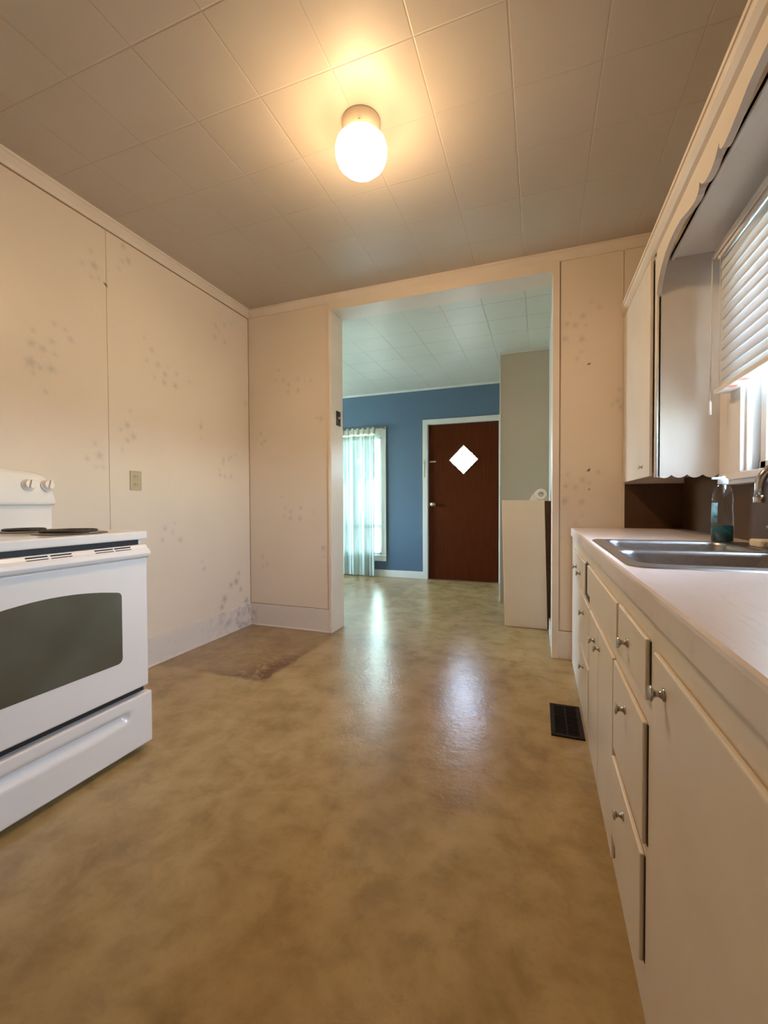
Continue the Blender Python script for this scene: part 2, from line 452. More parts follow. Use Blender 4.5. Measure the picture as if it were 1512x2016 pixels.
def panel_grid(mb, rec, plane, u0, u1, v0, v1, step=.009):
    nu = max(2, int((u1-u0)/step)); nv = max(2, int((v1-v0)/step))
    us = np.linspace(u0, u1, nu); vs = np.linspace(v0, v1, nv)
    o = len(mb.v)
    for v in vs:
        for u in us:
            mb.v.append((plane[1], u, v) if plane[0] == 'x' else (u, plane[1], v)); rec.append((u, v))
    for j in range(nv-1):
        for i in range(nu-1):
            q = (o+j*nu+i, o+j*nu+i+1, o+(j+1)*nu+i+1, o+(j+1)*nu+i)
            mb.f.append(q[::-1] if plane[0] == 'x' else q); mb.mi.append(0); mb.sm.append(False)
def paint_pattern(o, rec, flowers, mold, dots, seed):
    n = len(o.data.vertices); A = np.zeros((n, 4), np.float32); A[:, 3] = 1
    R = np.array(rec); k = len(R); U, V = R[:, 0], R[:, 1]
    A[:k, 0] = blobs_mask(U, V, flowers, seed)
    if mold: A[:k, 1] = blobs_mask(U, V, mold, seed+1)
    for (u, v, r) in dots: A[:k, 2] = np.maximum(A[:k, 2], ((U-u)**2+(V-v)**2 < r*r))
    at = o.data.attributes.new('pattern', 'FLOAT_COLOR', 'POINT'); at.data.foreach_set('color', A.ravel())

def unproj(px, py, plane):
    d = fw + cr*((px-756)/840.77) - cu*((py-1008)/840.77)
    o = Vector((0, 0, H_CAM))
    i = 0 if plane[0] == 'x' else 1
    t = (plane[1]-o[i])/d[i]; p = o+d*t
    return (p.y, p.z) if plane[0] == 'x' else (p.x, p.z)
# blooms measured on the photograph of the walls, turned into places on each wall: (x, y, size)
s2 = .3439; fl_left = [(x*s2, 280+y*s2, k) for x, y, k in [
 (180,1150,2),(245,1185,2),(175,1260,3),(295,1300,2.4),(300,1140,1.5),(405,1130,1.6),(315,1215,1),(190,1075,1),(310,1040,1),(230,1290,1.3),(260,1430,1),(190,1320,1),(375,1075,.7),
 (540,705,2.4),(520,620,1.1),(470,690,1),(565,780,.9),(525,770,.8),
 (705,595,1.8),(735,680,2),(700,680,1.2),(680,725,.9),
 (870,1190,1.7),(840,1250,1),(905,1275,1.8),(945,1330,2),(940,1375,1.9),(1005,1395,2.2),(1010,1325,1.4),(885,1345,.8),(1085,1370,.8),(825,1120,.8),(960,1290,.8),
 (1235,1050,1.6),(1285,1045,1.6),(1325,1040,1),(1230,1115,2),(1285,1145,1.5),(1255,1080,.9),
 (730,1620,2.1),(765,1685,2.2),(730,1705,1.4),(690,1645,.9),(700,1760,.8),(745,1540,.7),
 (1150,1630,2.2),(1150,1690,.7),(1155,1600,.8),
 (570,1795,2.6),(500,1810,1.2),(545,1725,1.2),(550,1860,.9),(590,1860,1),
 (1405,1495,1.8),(1350,1790,1.2),(1310,1815,1.4),(1275,1840,1.6),(1260,1905,1.6),(1325,1915,1.7)]]
fl_left += [(440,905,2),(455,900,1.3),(443,938,1.8),(432,925,1.2),(325,1040,1.8),(355,1063,2),(320,1063,1.3),(340,1048,1.1),(345,1030,.8),(402,1120,2),(398,1105,.8)]
mold_left = [(465,1145,3),(442,1180,3.4),(455,1152,2.2),(485,1182,3.0),(437,1195,2.4),(470,1128,1.6),(484,1205,3.0),(460,1215,2.2),(474,1160,2)]
s3 = .367; fl_bl = [(440+x*s3, 560+y*s3, k) for x, y, k in [
 (295,460,1),(320,515,1.3),(350,535,1.6),(400,510,1.5),(400,570,1.9),(345,575,1.6),(465,515,.9),(280,515,.8),(435,520,.7),(525,720,2),(500,715,.8),(200,800,1.3),(220,840,1.6),(205,855,1.2),(180,825,.7),
 (310,1140,1),(330,1195,1.2),(360,1220,1.4),(415,1200,1.6),(410,1255,2.1),(360,1255,1.9),(325,1240,.8),(485,1220,.9),(535,1415,2.3),(535,1462,.8),(210,1460,1.6),(235,1500,1.5),(212,1515,1.2)]]
s5 = .4167; fl_br = [(1060+x*s5, 480+y*s5, k) for x, y, k in [
 (285,300,1.4),(250,275,.7),(210,340,1.9),(175,385,1.8),(135,380,1.5),(125,450,2.3),(205,450,1.9),(150,330,.8),(225,385,.9),(180,545,1),(205,510,.9),(385,690,1.2),(375,740,1.8),(350,760,1),(390,770,1.8),
 (280,1080,1.5),(210,1115,1.9),(140,1090,1),(175,1150,1.6),(130,1145,1.7),(125,1215,2.3),(205,1220,1.8),(240,1130,.8),(175,1320,1.2),(205,1280,.8)]]
def place(lst, plane, unit=.0145, amp=.8):
    return [(*unproj(x, y, plane), unit*math.sqrt(k)*1.05, min(1, amp*(.45+.25*k))) for x, y, k in lst]

ZCR, ZB = 2.552, 0.181
# left wall: a solid wall with two boarded panels on it
wl = MB(); rec = []
PF = XL
seam = 1.743
panel_grid(wl, rec, ('x', PF), YK, seam-.0010, 0, ZC); panel_grid(wl, rec, ('x', PF), seam+.0010, YB, 0, ZC)
npan = len(rec)
wl.box(XL-.2, XL-.006, YK-.2, YB+.01, -.1, ZC+.1, 1)
wl.box(XL-.006, XL-.0005, YK, seam-.0010, 0, ZC, 0); wl.box(XL-.006, XL-.0005, seam+.0010, YB, 0, ZC, 0)
wl.box(XL-.0003, XL+.003, YK, YB, ZCR-.0035, ZCR+.001, 1)
o = struct('wall_left', wl, [m_panel, m_seam], 'cream flowered board wall behind the stove', 'wall')
nail = [(*unproj(208, 560, ('x', XL)), .009)]
paint_pattern(o, rec, place(fl_left, ('x', XL)), place(mold_left, ('x', XL), .016, .8), nail, 3)

# partition, with the opening in it
wb = MB(); rec = []
panel_grid(wb, rec, ('y', YB), XL, OX0-.012, 0, ZC)
panel_grid(wb, rec, ('y', YB), 0.118, 0.4795, 0, ZC); panel_grid(wb, rec, ('y', YB), 0.4825, XR+.02, 0, ZC)
wb.box(XL, OX0-.012, YB+.0005, YB+.006, 0, ZC, 0); wb.box(.118, .4795, YB+.0005, YB+.006, 0, ZC, 0); wb.box(.4825, 1.0, YB+.0005, YB+.006, 0, ZC, 0)
wb.box(XLL-.2, OX0-.004, YB+.006, Y3, -.1, ZC+.1, 1); wb.box(OX1+.004, 1.0, YB+.006, Y3, -.1, ZC+.1, 1)
wb.box(OX0-.01, OX1+.01, YB+.006, Y3, 2.512, ZC+.1, 1)
wb.box(XL, XL+.003, YB-.003, YB+.0003, ZB, ZCR, 2).box(OX0-.024, OX0-.0205, YB-.0015, YB+.0003, 0, ZCR, 2).box(.1182, .1212, YB-.0015, YB+.0003, .18, ZCR, 2)
o = struct('wall_back', wb, [m_panel, m_lrwall, m_seam], 'cream flowered partition wall with the wide opening', 'wall')
dots = [(*unproj(1060+x*s5, 480+y*s5, ('y', YB)), r) for x, y, r in ((240, 567, .007), (238, 1070, .009), (238, 1160, .006))]
paint_pattern(o, rec, place(fl_bl, ('y', YB))+place(fl_br, ('y', YB)), None, dots, 11)

# right wall with the window hole, and the wall behind the camera
WY0, WY1, WZ0, WZ1 = 1.19, 2.05, 1.130, 2.00
wr = MB()
wr.box(XR, 1.0, YK-.2, YB+.01, -.1, WZ0-.03); wr.box(XR, 1.0, YK-.2, YB+.01, WZ1, ZC+.1)
wr.box(XR, 1.0, YK-.2, WY0, WZ0-.03, WZ1); wr.box(XR, 1.0, WY1, YB+.01, WZ0-.03, WZ1)
struct('wall_right', wr, m_upper, 'cream wall behind the sink and wall cupboard', 'wall')
struct('wall_rear', MB().box(XL-.2, 1.0, YK-.2, YK, -.1, ZC+.1), m_trim, 'plain cream wall behind the camera', 'wall')

# living room walls
FX0, FX1, FZ0, FZ1 = -3.85, -2.05, .30, 1.935
DX0, DX1, DZ1 = -1.397, -0.482, 2.050
wf = MB()
wf.box(XLL-.2, FX0, YF, YF+.14, -.1, ZL+.2); wf.box(FX0, FX1, YF, YF+.14, -.1, FZ0); wf.box(FX0, FX1, YF, YF+.14, FZ1, ZL+.2)
wf.box(FX1, DX0, YF, YF+.14, -.1, ZL+.2); wf.box(DX0, DX1, YF, YF+.14, DZ1, ZL+.2); wf.box(DX1, 1.0, YF, YF+.14, -.1, ZL+.2)
struct('wall_front', wf, m_blue, 'blue painted far wall with window and wooden door', 'wall')
struct('wall_grey', MB().box(-.376, XRL+.05, 4.5, 4.62, 0, ZL+.05).box(-.376, -.26, 4.62, YF+.05, 0, ZL+.05), m_grey, 'grey beige wall jutting out to the right of the wooden door', 'wall')
struct('wall_living_right', MB().box(XRL, 1.0, Y3-.01, 4.62, -.1, ZL+.1), m_lrtrim, 'pale wall seen edge on beyond the right jamb', 'wall')
SY0, SY1, SZ0, SZ1 = 3.80, 4.90, .80, 1.95
wx = MB()
wx.box(XLL-.2, XLL, Y3-.1, SY0, -.1, ZL+.2); wx.box(XLL-.2, XLL, SY1, YF+.14, -.1, ZL+.2)
wx.box(XLL-.2, XLL, SY0, SY1, -.1, SZ0); wx.box(XLL-.2, XLL, SY0, SY1, SZ1, ZL+.2)
struct('wall_living_left', wx, m_lrwall, 'pale side wall of the room beyond', 'wall')

# ------------------------------------------------------------------ trims
def crown_poly(w, h, z1, base, sign):    # profile in (across, z)
    return [(base, z1), (base, z1-h), (base+sign*w*.25, z1-h), (base+sign*w*.45, z1-h*.72), (base+sign*w*.85, z1-h*.30), (base+sign*w, z1-h*.22), (base+sign*w, z1)]
struct('trim_1', MB().prism(crown_poly(.045, ZC-ZCR, ZC, XL, 1), 'y', YK, YB), m_trim, 'cream crown moulding along the left wall', 'moulding')
struct('trim_2', MB().prism(crown_poly(.040, ZC-ZCR, ZC, YB, -1), 'x', XL+.03, XR), m_trim, 'cream crown moulding above the opening', 'moulding')
# opening lining and casing
jl = MB().box(OX0-.004, OX0+.006, YB-.006, Y3+.006, 0, 2.505).box(OX0-.02, OX0+.002, YB-.012, YB+.002, 0, 2.552)
struct('trim_3', jl, m_trim, 'cream jamb board on the left of the opening', 'trim', .002)
jr = MB().box(OX1-.004, OX1+.006, YB-.006, Y3+.006, 0, 2.512).box(OX1-.004, .118, YB-.014, YB+.002, 0, 2.552)
struct('trim_4', jr, m_trim, 'cream jamb board on the right of the opening', 'trim', .002)
hd = MB().box(OX0+.0, OX1-.0, YB-.016, YB+.004, 2.496, 2.556).box(OX0, OX1, YB, Y3+.004, 2.500, 2.514)
struct('trim_5', hd, m_trim, 'cream header board across the top of the opening', 'trim', .002)
# baseboards
def baseboard(name, mb, label): return struct(name, mb, [m_base2, m_seam], label, 'baseboard', .0025)
baseboard('baseboard_left', MB().box(XL, XL+.012, YK, YB, .004, ZB).box(XL, XL+.022, YK, YB, 0, .012), 'tall cream baseboard along the left wall, stained near the corner')
baseboard('baseboard_back', MB().box(XL+.012, OX0-.02, YB-.012, YB, .004, ZB).box(XL+.02, OX0-.02, YB-.020, YB, 0, .011).box(XL+.001, OX0-.02, YB-.004, YB, ZB+.0005, ZB+.004, 1), 'tall cream baseboard left of the opening')
baseboard('baseboard_right', MB().box(.118, .205, YB-.013, YB, .0, .178).box(.118, .205, YB-.004, YB, .1785, .182, 1), 'short cream baseboard between opening and base cabinets')
struct('baseboard_front', MB().box(FX0-2, DX0-.066, YF-.014, YF, 0, .095), m_lrtrim, 'white baseboard under the blue wall', 'baseboard', .003)
struct('baseboard_living_right', MB().box(XRL-.014, XRL, Y3+.01, 4.5, 0, .09), m_lrtrim, 'white baseboard beyond the right jamb', 'baseboard', .003)
struct('trim_6', MB().prism([(YF, ZL), (YF, ZL-.022), (YF-.010, ZL-.022), (YF-.024, ZL)], 'x', XLL, -.376), m_lrtrim, 'thin pale moulding on top of the blue wall', 'moulding')
struct('trim_7', MB().box(-.384, XRL, 4.488, 4.5, ZL-.022, ZL).box(-.384, -.374, 4.494, 4.506, 0, ZL-.022), m_lrtrim, 'thin pale edging of the grey wall', 'moulding', .002)
# batten in the corner beside the wall cupboard
struct('trim_8', MB().box(.4805, XU-.001, YB-.006, YB, HC+.001, 2.14), m_trim, 'narrow cream batten beside the brown backsplash', 'trim', .002)

# ------------------------------------------------------------------ kitchen window with blind
XW = 0.735
wn = MB()
wn.box(XW, XR, WY1, YU+.0, WZ0, 2.095); wn.box(XW, XR, .99, WY0, WZ0, 2.095); wn.box(XW, XR, WY0, WY1, WZ1, 2.095)      # casing
wn.box(XR, .93, WY1-.012, WY1+.002, WZ0, WZ1); wn.box(XR, .93, WY0-.002, WY0+.012, WZ0, WZ1)                          # jambs
wn.box(.752, .770, WY1-.014, WY1, WZ0, WZ1); wn.box(.752, .770, WY0, WY0+.014, WZ0, WZ1)
wn.box(XW+.004, .93, WY0, WY1, WZ0-.03, WZ0)
ww = struct('window_1', wn, m_white, 'white framed kitchen window above the sink', 'window', .0025)
sl = MB().box(XW-.004, XR, .99, YU-.002, WZ0-.028, WZ0).box(XW+.012, XR, .99, YU-.002, WZ0-.045, WZ0-.026)
struct('window_sill', sl, m_white, '', '', .003, parent=ww)
SX0, SX1 = .795, .830
sa = MB()
sa.box(SX0, SX1, WY1-.055, WY1-.012, WZ0, WZ1); sa.box(SX0, SX1, WY0+.012, WY0+.055, WZ0, WZ1)
sa.box(SX0, SX1, WY0, WY1, WZ0, WZ0+.038); sa.box(SX0, SX1, WY0, WY1, WZ1-.05, WZ1); sa.box(SX0, SX1, WY0, WY1, 1.545, 1.585)
sa.box(SX0+.01, SX1-.008, 1.608, 1.632, WZ0, WZ1)
struct('window_sash', sa, m_white, '', '', .003, parent=ww)
struct('window_pane', MB().box(.812, .815, WY0+.02, WY1-.02, WZ0+.02, WZ1-.02), m_pane, '', '', 0, parent=ww)

BX = .700; BY0, BY1 = 1.10, 2.135; BZT, BZB = 2.045, 1.455
bl = thing('window_blind', (BX, BY1, BZB), 'white slatted venetian blind half lowered over the kitchen window', 'blind')
hr = MB().box(BX-.026, BX+.028, BY0, BY1, BZT-.030, BZT).box(BX-.030, BX-.026, BY0, BY1+.004, BZT-.036, BZT-.012).box(BX-.022, BX-.016, BY0, BY1-.02, BZT-.05, BZT-.03)
obj('headrail', hr, m_white, bl, .0015)
nsl = 13; pitch = .0410
def slat_mb(zc):
    mb = MB(); n = 8; w = .053; tilt = math.radians(79); top = []; bot = []
    for i in range(n+1):
        t = i/n-.5; bow = .004*(1-4*t*t)
        # room-side edge low, window-side edge high
        lx = t*w; px = lx*math.cos(tilt)-bow*math.sin(tilt); pz = lx*math.sin(tilt)+bow*math.cos(tilt)
        top.append((BX+px, zc+pz)); bot.append((BX+px+.0012*math.sin(tilt), zc+pz-.0012*math.cos(tilt)))
    mb.prism(top+bot[::-1], 'y', BY0+.004, BY1-.004, smooth=False); return mb
z = BZT-.060
for i in range(nsl):
    obj('slat', slat_mb(z), m_slat, bl); z -= pitch
br = obj('bottom_rail', MB().box(BX-.027, BX+.027, BY0+.004, BY1-.004, BZB, BZB+.020), m_white, bl, .003)
for a, b in ((2.015, 1.985), (1.915, 1.885)):
    sk = obj('warning_sticker', MB().box(BX-.020, BX+.004, a, b, BZB-.0008, BZB+.0002), m_sticker, br); sk['label'] = 'small red warning sticker under the bottom rail'
for y in (2.075, 1.62, 1.16):
    obj('ladder_cord', MB().tube([(BX-.027, y, BZB+.018), (BX-.027, y, BZT-.028), (BX+.027, y, BZT-.028), (BX+.027, y, BZB+.018)], .0011, 6), m_white, bl)
cd = obj('pull_cord', MB().tube([(BX-.030, BY1+.012, BZT-.02), (BX-.033, BY1+.012, 1.72), (BX-.033, BY1+.012, 1.43)], .0022, 8), m_white, bl)
obj('cord_tassel', MB().lathe([(.0, .0), (.0055, .001), (.0050, .045), (.0030, .058), (0, .060)], (BX-.033, BY1+.012, 1.375), seg=12), m_white, cd)

# ------------------------------------------------------------------ wall cupboards, valance, soffit, cornice
def knob(parent, p, d, s=1.0, m=None):
    prof = [(.0, .0), (.0125, .0), (.0125, .0025), (.0085, .005), (.0058, .010), (.0058, .016), (.0100, .021), (.0142, .024), (.0150, .026), (.0130, .0285), (0, .0295)]
    return obj('knob', MB().lathe([(r*s, h*s*.86) for r, h in prof], p, d, 20), m or m_knob, parent)
def scallop(y0, y1, n, zt, zlow, depth):   # bottom outline from y0 to y1
    pts = []
    for k in range(n):
        for j in range(9):
            t = j/8; pts.append((y0+(y1-y0)*(k+t)/n, zlow+depth*abs(2*t-1)**2.2))
    return pts
def upper_cabinet(name, ya, yb, near_side, label, knob_y):
    r = thing(name, (XU, min(ya, yb), ZU), label, 'cabinet')
    lo, hi = min(ya, yb), max(ya, yb)
    b = MB()
    b.box(XU+.020, XR-.002, lo+.012, hi-.001, ZU+.030, 2.165)
    b.box(XU+.002, XU+.020, lo+.0, lo+.030, ZU, 2.165); b.box(XU+.002, XU+.020, hi-.03, hi-.001, ZU, 2.165)
    b.box(XU+.002, XU+.020, lo, hi-.001, 2.125, 2.165)
    obj('body', b, m_upper, r, .0015)
    # scalloped end board facing the window
    e = hi if near_side == 'hi' else lo
    s = 1 if near_side == 'lo' else -1
    xs = []
    n = 4; x0, x1 = XU+.006, XW+.001
    for k in range(n):
        for j in range(9):
            t = j/8; xs.append((x0+(x1-x0)*(k+t)/n, ZU-.004+.014*(abs(2*t-1)**2.0)))
    xs += [(x1, 2.165), (x0, 2.165)]
    obj('end_board', MB().prism(xs, 'y', e-s*.0, e+s*.011), m_upper, r)
    obj('end_bead', MB().tube([(XU+.006, e, ZU), (XU+.006, e, 2.1)], .0065, 10), m_upper, r)
    d = obj('door', MB().box(XU-.014, XU, lo+.045, hi-.012, ZU+.008, 2.135), m_upper, r, .003)
    knob(d, (XU-.014, knob_y, ZU+.062), (-1, 0, 0), .72)
    return r
upper_cabinet('wall_cupboard', YU, YB, 'lo', 'cream wall cupboard with one door in the far corner, right of the flowered wall', 2.44)
obj_cl = MB().box(XU+.004, XU+.04, YB-.012, YB-.0005, ZU-.012, ZU+.03)
# valance board with scalloped lower edge
val = [(2.2545, 1.939), (2.235, 1.975), (2.205, 2.008), (2.165, 2.035), (2.110, 2.058), (2.05, 2.069), (1.975, 2.073), (1.90, 2.068), (1.83, 2.050), (1.785, 2.040), (1.745, 2.034), (1.722, 2.038), (1.708, 2.050), (1.705, 2.070)]
mid = [(1.695, 2.058), (1.675, 2.043), (1.648, 2.034), (1.623, 2.032)]
half = val+mid
mir = [(2*1.6225-y, z) for y, z in half][::-1]
low = half+mir[1:]
poly = low+[(low[-1][0], 2.165), (2.2545, 2.165)]
tag(obj('valance', MB().prism(poly, 'x', XU, XU+.020), m_upper, None), 'cream wooden valance with scalloped lower edge above the sink window', 'valance')
so = MB().box(.548, XR, .995, YU-.001, 2.098, 2.118).box(.548, .562, .995, YU-.001, 2.090, 2.118)
tag(obj('soffit_board', so, m_soffit, None, .002), 'grey white board closing the space behind the scalloped valance', 'shelf')
co = [(XU, 2.140), (XU-.012, 2.146), (XU-.026, 2.160), (XU-.032, 2.174), (XU-.036, 2.174), (XU-.036, 2.190), (XU+.02, 2.190), (XU+.02, 2.1655), (XU, 2.1655)]
struct('trim_9', MB().prism(co, 'y', .25, YB), m_trim, 'cream cornice moulding along the top of the wall cupboard and valance', 'moulding')

# ------------------------------------------------------------------ backsplash
bsp = MB().box(XR-.006, XR-.0005, .2, YU, HC+.001, WZ0-.046).box(XR-.006, XR-.0005, YU, YB-.006, HC+.001, ZU+.029)
tag(obj('backsplash', bsp, m_back, None), 'long dark brown backsplash panel behind the sink, soap bottle and faucet', 'backsplash')
tag(obj('backsplash', MB().box(XU, XR-.0065, YB-.006, YB-.0005, HC+.001, ZU-.002), m_back, None), 'short dark brown backsplash panel in the corner beside the flowered wall, under the cupboard', 'backsplash')

# ------------------------------------------------------------------ base cabinets
XFR = XC+.0095
def front(parent, name, y0, y1, z0, z1, bev=.0035):
    return obj(name, MB().box(XC, XFR-.0005, y0, y1, z0, z1), m_cab, parent, bev, 3)
def carcass(parent, y0, y1, top=.800, shade_strips=()):
    b = MB()
    b.box(XFR, XFR+.018, y0, y1, 0, top)                           # face frame board
    b.box(XFR+.018, XR-.008, y0, y0+.016, 0, top); b.box(XFR+.018, XR-.008, y1-.016, y1, 0, top)
    b.box(XFR+.018, XR-.008, y0, y1, .06, .075)
    for (a, c, d, e) in shade_strips: b.box(XFR-.0012, XFR, a, c, d, e, 1)     # dark strip painting the shadow gap beside a front
    return obj('body', b, [m_cab, m_slot_shade], parent)
def kn(d, y, z): return knob(d, (XC, y, z), (-1, 0, 0), .86)
c1 = thing('drawer_cabinet', (XC, 1.893, 0), 'far white base cabinet with wide top drawer beside the opening', 'cabinet')
carcass(c1, 1.893, YB-.014, shade_strips=[(1.957, 2.073, .592, .752)])
d = front(c1, 'drawer', 2.072, 2.73, .602, .745); kn(d, 2.275, .668); kn(d, 2.50, .668)
d = front(c1, 'drawer', 1.905, 2.312, .345, .582); kn(d, 2.105, .515)
d = front(c1, 'drawer', 1.925, 2.300, .10, .322); kn(d, 2.105, .272)
c2 = thing('sink_cabinet', (XC, 1.236, 0), 'white double door base cabinet under the sink', 'cabinet')
carcass(c2, 1.2365, 1.8925)
front(c2, 'false_drawer_front', 1.240, 1.955, .634, .752)
d = front(c2, 'door', 1.600, 1.878, .035, .586); kn(d, 1.690, .516)
d = front(c2, 'door', 1.294, 1.592, .035, .590); kn(d, 1.560, .528)
c3 = thing('drawer_cabinet', (XC, .905, 0), 'white three drawer base cabinet to the right of the sink doors', 'cabinet')
carcass(c3, .8945, 1.236, shade_strips=[(.9105, .9145, .640, .752), (.928, .9325, .352, .586), (.944, .9485, .107, .318)])
d = front(c3, 'drawer', .914, 1.212, .640, .756); kn(d, 1.085, .695)
d = front(c3, 'drawer', .932, 1.281, .352, .590); kn(d, 1.110, .532)
d = front(c3, 'drawer', .948, 1.300, .105, .322); kn(d, 1.125, .272)
c4 = thing('door_cabinet', (XC, .30, 0), 'white base cabinet with one large plain door nearest the camera', 'cabinet')
carcass(c4, .05, .894)
d = front(c4, 'door', .30, .858, .020, .752, .007); kn(d, .785, .705)

# ------------------------------------------------------------------ worktop and sink
KX0, KX1, KY0, KY1 = .225, .745, 1.200, 2.000
ct = MB()
prof = [(XC+.006, HC), (XC+.001, HC-.003), (XC, HC-.009), (XC, HC-.050), (XC+.002, HC-.052), (XC+.030, HC-.053)]
def slab(y0, y1, xa, xb, front_edge):
    if front_edge: ct.prism([(xb, HC), (xb, HC-.053)]+[(x, z) for x, z in prof[::-1]], 'y', y0, y1)
    else: ct.box(xa, xb, y0, y1, HC-.053, HC)
slab(-.4, KY0, XC, XR-.006, True); slab(KY1, YB-.007, XC, XR-.006, True)
slab(KY0, KY1, XC, KX0, True); slab(KY0, KY1, KX1, XR-.006, False)
tag(obj('worktop', ct, m_lam, None), 'long pinkish white laminate worktop with the steel sink let in', 'countertop')

def rrect(x0, x1, y0, y1, r, n=6):
    pts = []
    for cx, cy, a0 in ((x1-r, y1-r, 0), (x0+r, y1-r, 90), (x0+r, y0+r, 180), (x1-r, y0+r, 270)):
        for i in range(n+1):
            a = math.radians(a0+90*i/n); pts.append((cx+r*math.cos(a), cy+r*math.sin(a)))
    return pts
SKX0, SKX1, SKY0, SKY1 = .206, .766, 1.175, 2.024
sink = thing('kitchen_sink', (.48, 1.6, HC), 'stainless steel double bowl sink let into the worktop', 'sink')
# two bowls as lofted rounded rings; the deck joins them to the rim
def ring_loft(rings, mb, mi=0):
    n = len(rings[0][0]); o = len(mb.v)
    for pts, z in rings: mb.v += [(x, y, z) for x, y in pts]
    for k in range(len(rings)-1):
        for i in range(n):
            j = (i+1) % n; mb.f.append((o+k*n+i, o+(k+1)*n+i, o+(k+1)*n+j, o+k*n+j)); mb.mi.append(mi); mb.sm.append(True)
    return o
bowls = [(.255, .655, 1.616, 1.975), (.240, .655, 1.225, 1.566)]
ZR = HC+.004
for bx0, bx1, by0, by1 in bowls:
    mb = MB(); R = []
    for ins, dz, r in ((-.014, .001, .060), (-.004, .002, .054), (.001, -.003, .050), (.004, -.012, .048), (.012, -.10, .045), (.018, -.150, .045), (.040, -.170, .05), (.12, -.174, .05)):
        R.append((rrect(bx0+ins, bx1-ins, by0+ins, by1-ins, r), ZR+dz))
    o0 = ring_loft(R, mb); n = len(R[0][0]); mb.f.append(tuple(o0+(len(R)-1)*n+i for i in range(n))); mb.mi.append(0); mb.sm.append(True)
    bo = obj('basin', mb, m_steel, sink)
    obj('drain', MB().lathe([(.0, .002), (.02, .001), (.034, .004), (.042, .0035), (.043, .0)], ((bx0+bx1)/2, (by0+by1)/2, ZR-.174), seg=24), m_chrome, bo)
# rim deck: strips round the bowls
def deck():
    import bmesh
    bm = bmesh.new()
    def loop(pts, z):
        vs = [bm.verts.new((x, y, z)) for x, y in pts]
        es = [bm.edges.new((vs[i], vs[(i+1) % len(vs)])) for i in range(len(vs))]; return vs, es
    out, oe = loop(rrect(SKX0+.006, SKX1-.006, SKY0+.006, SKY1-.006, .045), ZR)
    alle = list(oe)
    for bx0, bx1, by0, by1 in bowls:
        _, e = loop(rrect(bx0-.013, bx1+.013, by0-.013, by1+.013, .060), ZR+.0012); alle += e
    bmesh.ops.triangle_fill(bm, use_beauty=True, use_dissolve=False, edges=alle)
    o2 = [bm.verts.new((x, y, HC+.0005)) for x, y in rrect(SKX0, SKX1, SKY0, SKY1, .050)]
    for i in range(len(out)):
        j = (i+1) % len(out); bm.faces.new((out[i], out[j], o2[j], o2[i]))
    bmesh.ops.recalc_face_normals(bm, faces=bm.faces[:])
    mb = MB(); bm.verts.index_update()
    mb.add([v.co[:] for v in bm.verts], [tuple(v.index for v in f.verts) for f in bm.faces], 0, False); bm.free(); return mb
obj('rim', deck(), m_steel, sink)

# faucet
FX, FY = .705, 1.552
fa = thing('faucet', (FX, FY, HC), 'chrome gooseneck faucet on the back ledge of the sink', 'faucet')
obj('base_plate', MB().prism(rrect(FX-.028, FX+.028, FY-.11, FY+.11, .026), 'z', ZR+.001, ZR+.016), m_chrome, fa, .003)
pts = [(FX, FY, ZR+.014), (FX, FY, 1.055)]
for i in range(1, 13):
    a = PI*i/12*1.0; pts.append((FX-.050+.050*math.cos(a), FY, 1.055+.062*math.sin(a)))
pts += [(FX-.101, FY, 1.022)]
obj('spout', MB().tube(pts, .0125, 14), m_chrome, fa)
obj('spout_tip', MB().lathe([(.0, 0), (.0135, 0), (.0145, .004), (.0145, .018), (.0125, .022)], (FX-.101, FY, 1.008), seg=16), m_chrome, fa)
for dy in (.085, -.085):
    h = MB().lathe([(.020, .0), (.018, .02), (.012, .032), (.011, .045), (.019, .050), (.023, .056), (.019, .064), (0, .066)], (FX, FY+dy, ZR+.014), seg=18)
    h.tube([(FX, FY+dy, ZR+.070), (FX-.045, FY+dy+.012*(1 if dy > 0 else -1), ZR+.076)], [.006, .005], 10)
    obj('handle', h, m_chrome, fa)

# soap bottle
BTX, BTY = .660, 1.985
bt = thing('soap_bottle', (BTX, BTY, HC+.003), 'clear dish soap bottle with teal liquid standing behind the sink', 'bottle')
ZB0 = ZR+.0015
prof = [(.0, .0), (.030, .0), (.036, .004), (.0365, .06), (.0350, .10), (.0325, .135), (.0345, .16), (.0335, .18), (.0270, .205), (.0160, .222), (.0135, .226)]
obj('bottle_body', MB().lathe(prof, (BTX, BTY, ZB0), seg=28, sx=1.0, sy=.62), m_plastic, bt)
pl = [(.0, .002), (.029, .002), (.0345, .006), (.0350, .062), (0, .0625)]
obj('liquid', MB().lathe(pl, (BTX, BTY, ZB0), seg=28, sx=.985, sy=.605), m_liq, bt)
cp = MB().lathe([(.0165, .0), (.0165, .016), (.013, .020), (.008, .022), (.0075, .030), (0, .031)], (BTX, BTY, ZB0+.222), seg=18)
cp.box(BTX-.036, BTX-.004, BTY-.006, BTY+.006, ZB0+.240, ZB0+.249)
obj('cap', cp, m_cap, bt)
lab = MB(); n = 8; v = []; f = []
for i in range(n+1):
    a = math.radians(172+60*i/n)
    for z, rs in ((.075, .0368), (.15, .0345)): v.append((BTX+rs*math.cos(a), BTY+rs*.62*math.sin(a)*1.02, ZB0+z))
for i in range(n): f.append((2*i, 2*i+2, 2*i+3, 2*i+1))
m_label = paint('bottle_label', (0.18, 0.45, 0.62), .4, .5, 60)
obj('bottle_label', lab.add(v, f, 0, True), m_label, bt, solid=.0004)

# sponge block on the ledge
tag(obj('sponge', MB().prism(rrect(.690, .752, 1.760, 1.850, .012), 'z', ZR+.001, ZR+.026), m_soap, None, .006, 3), 'beige sponge lying on the sink ledge between bottle and faucet', 'sponge')

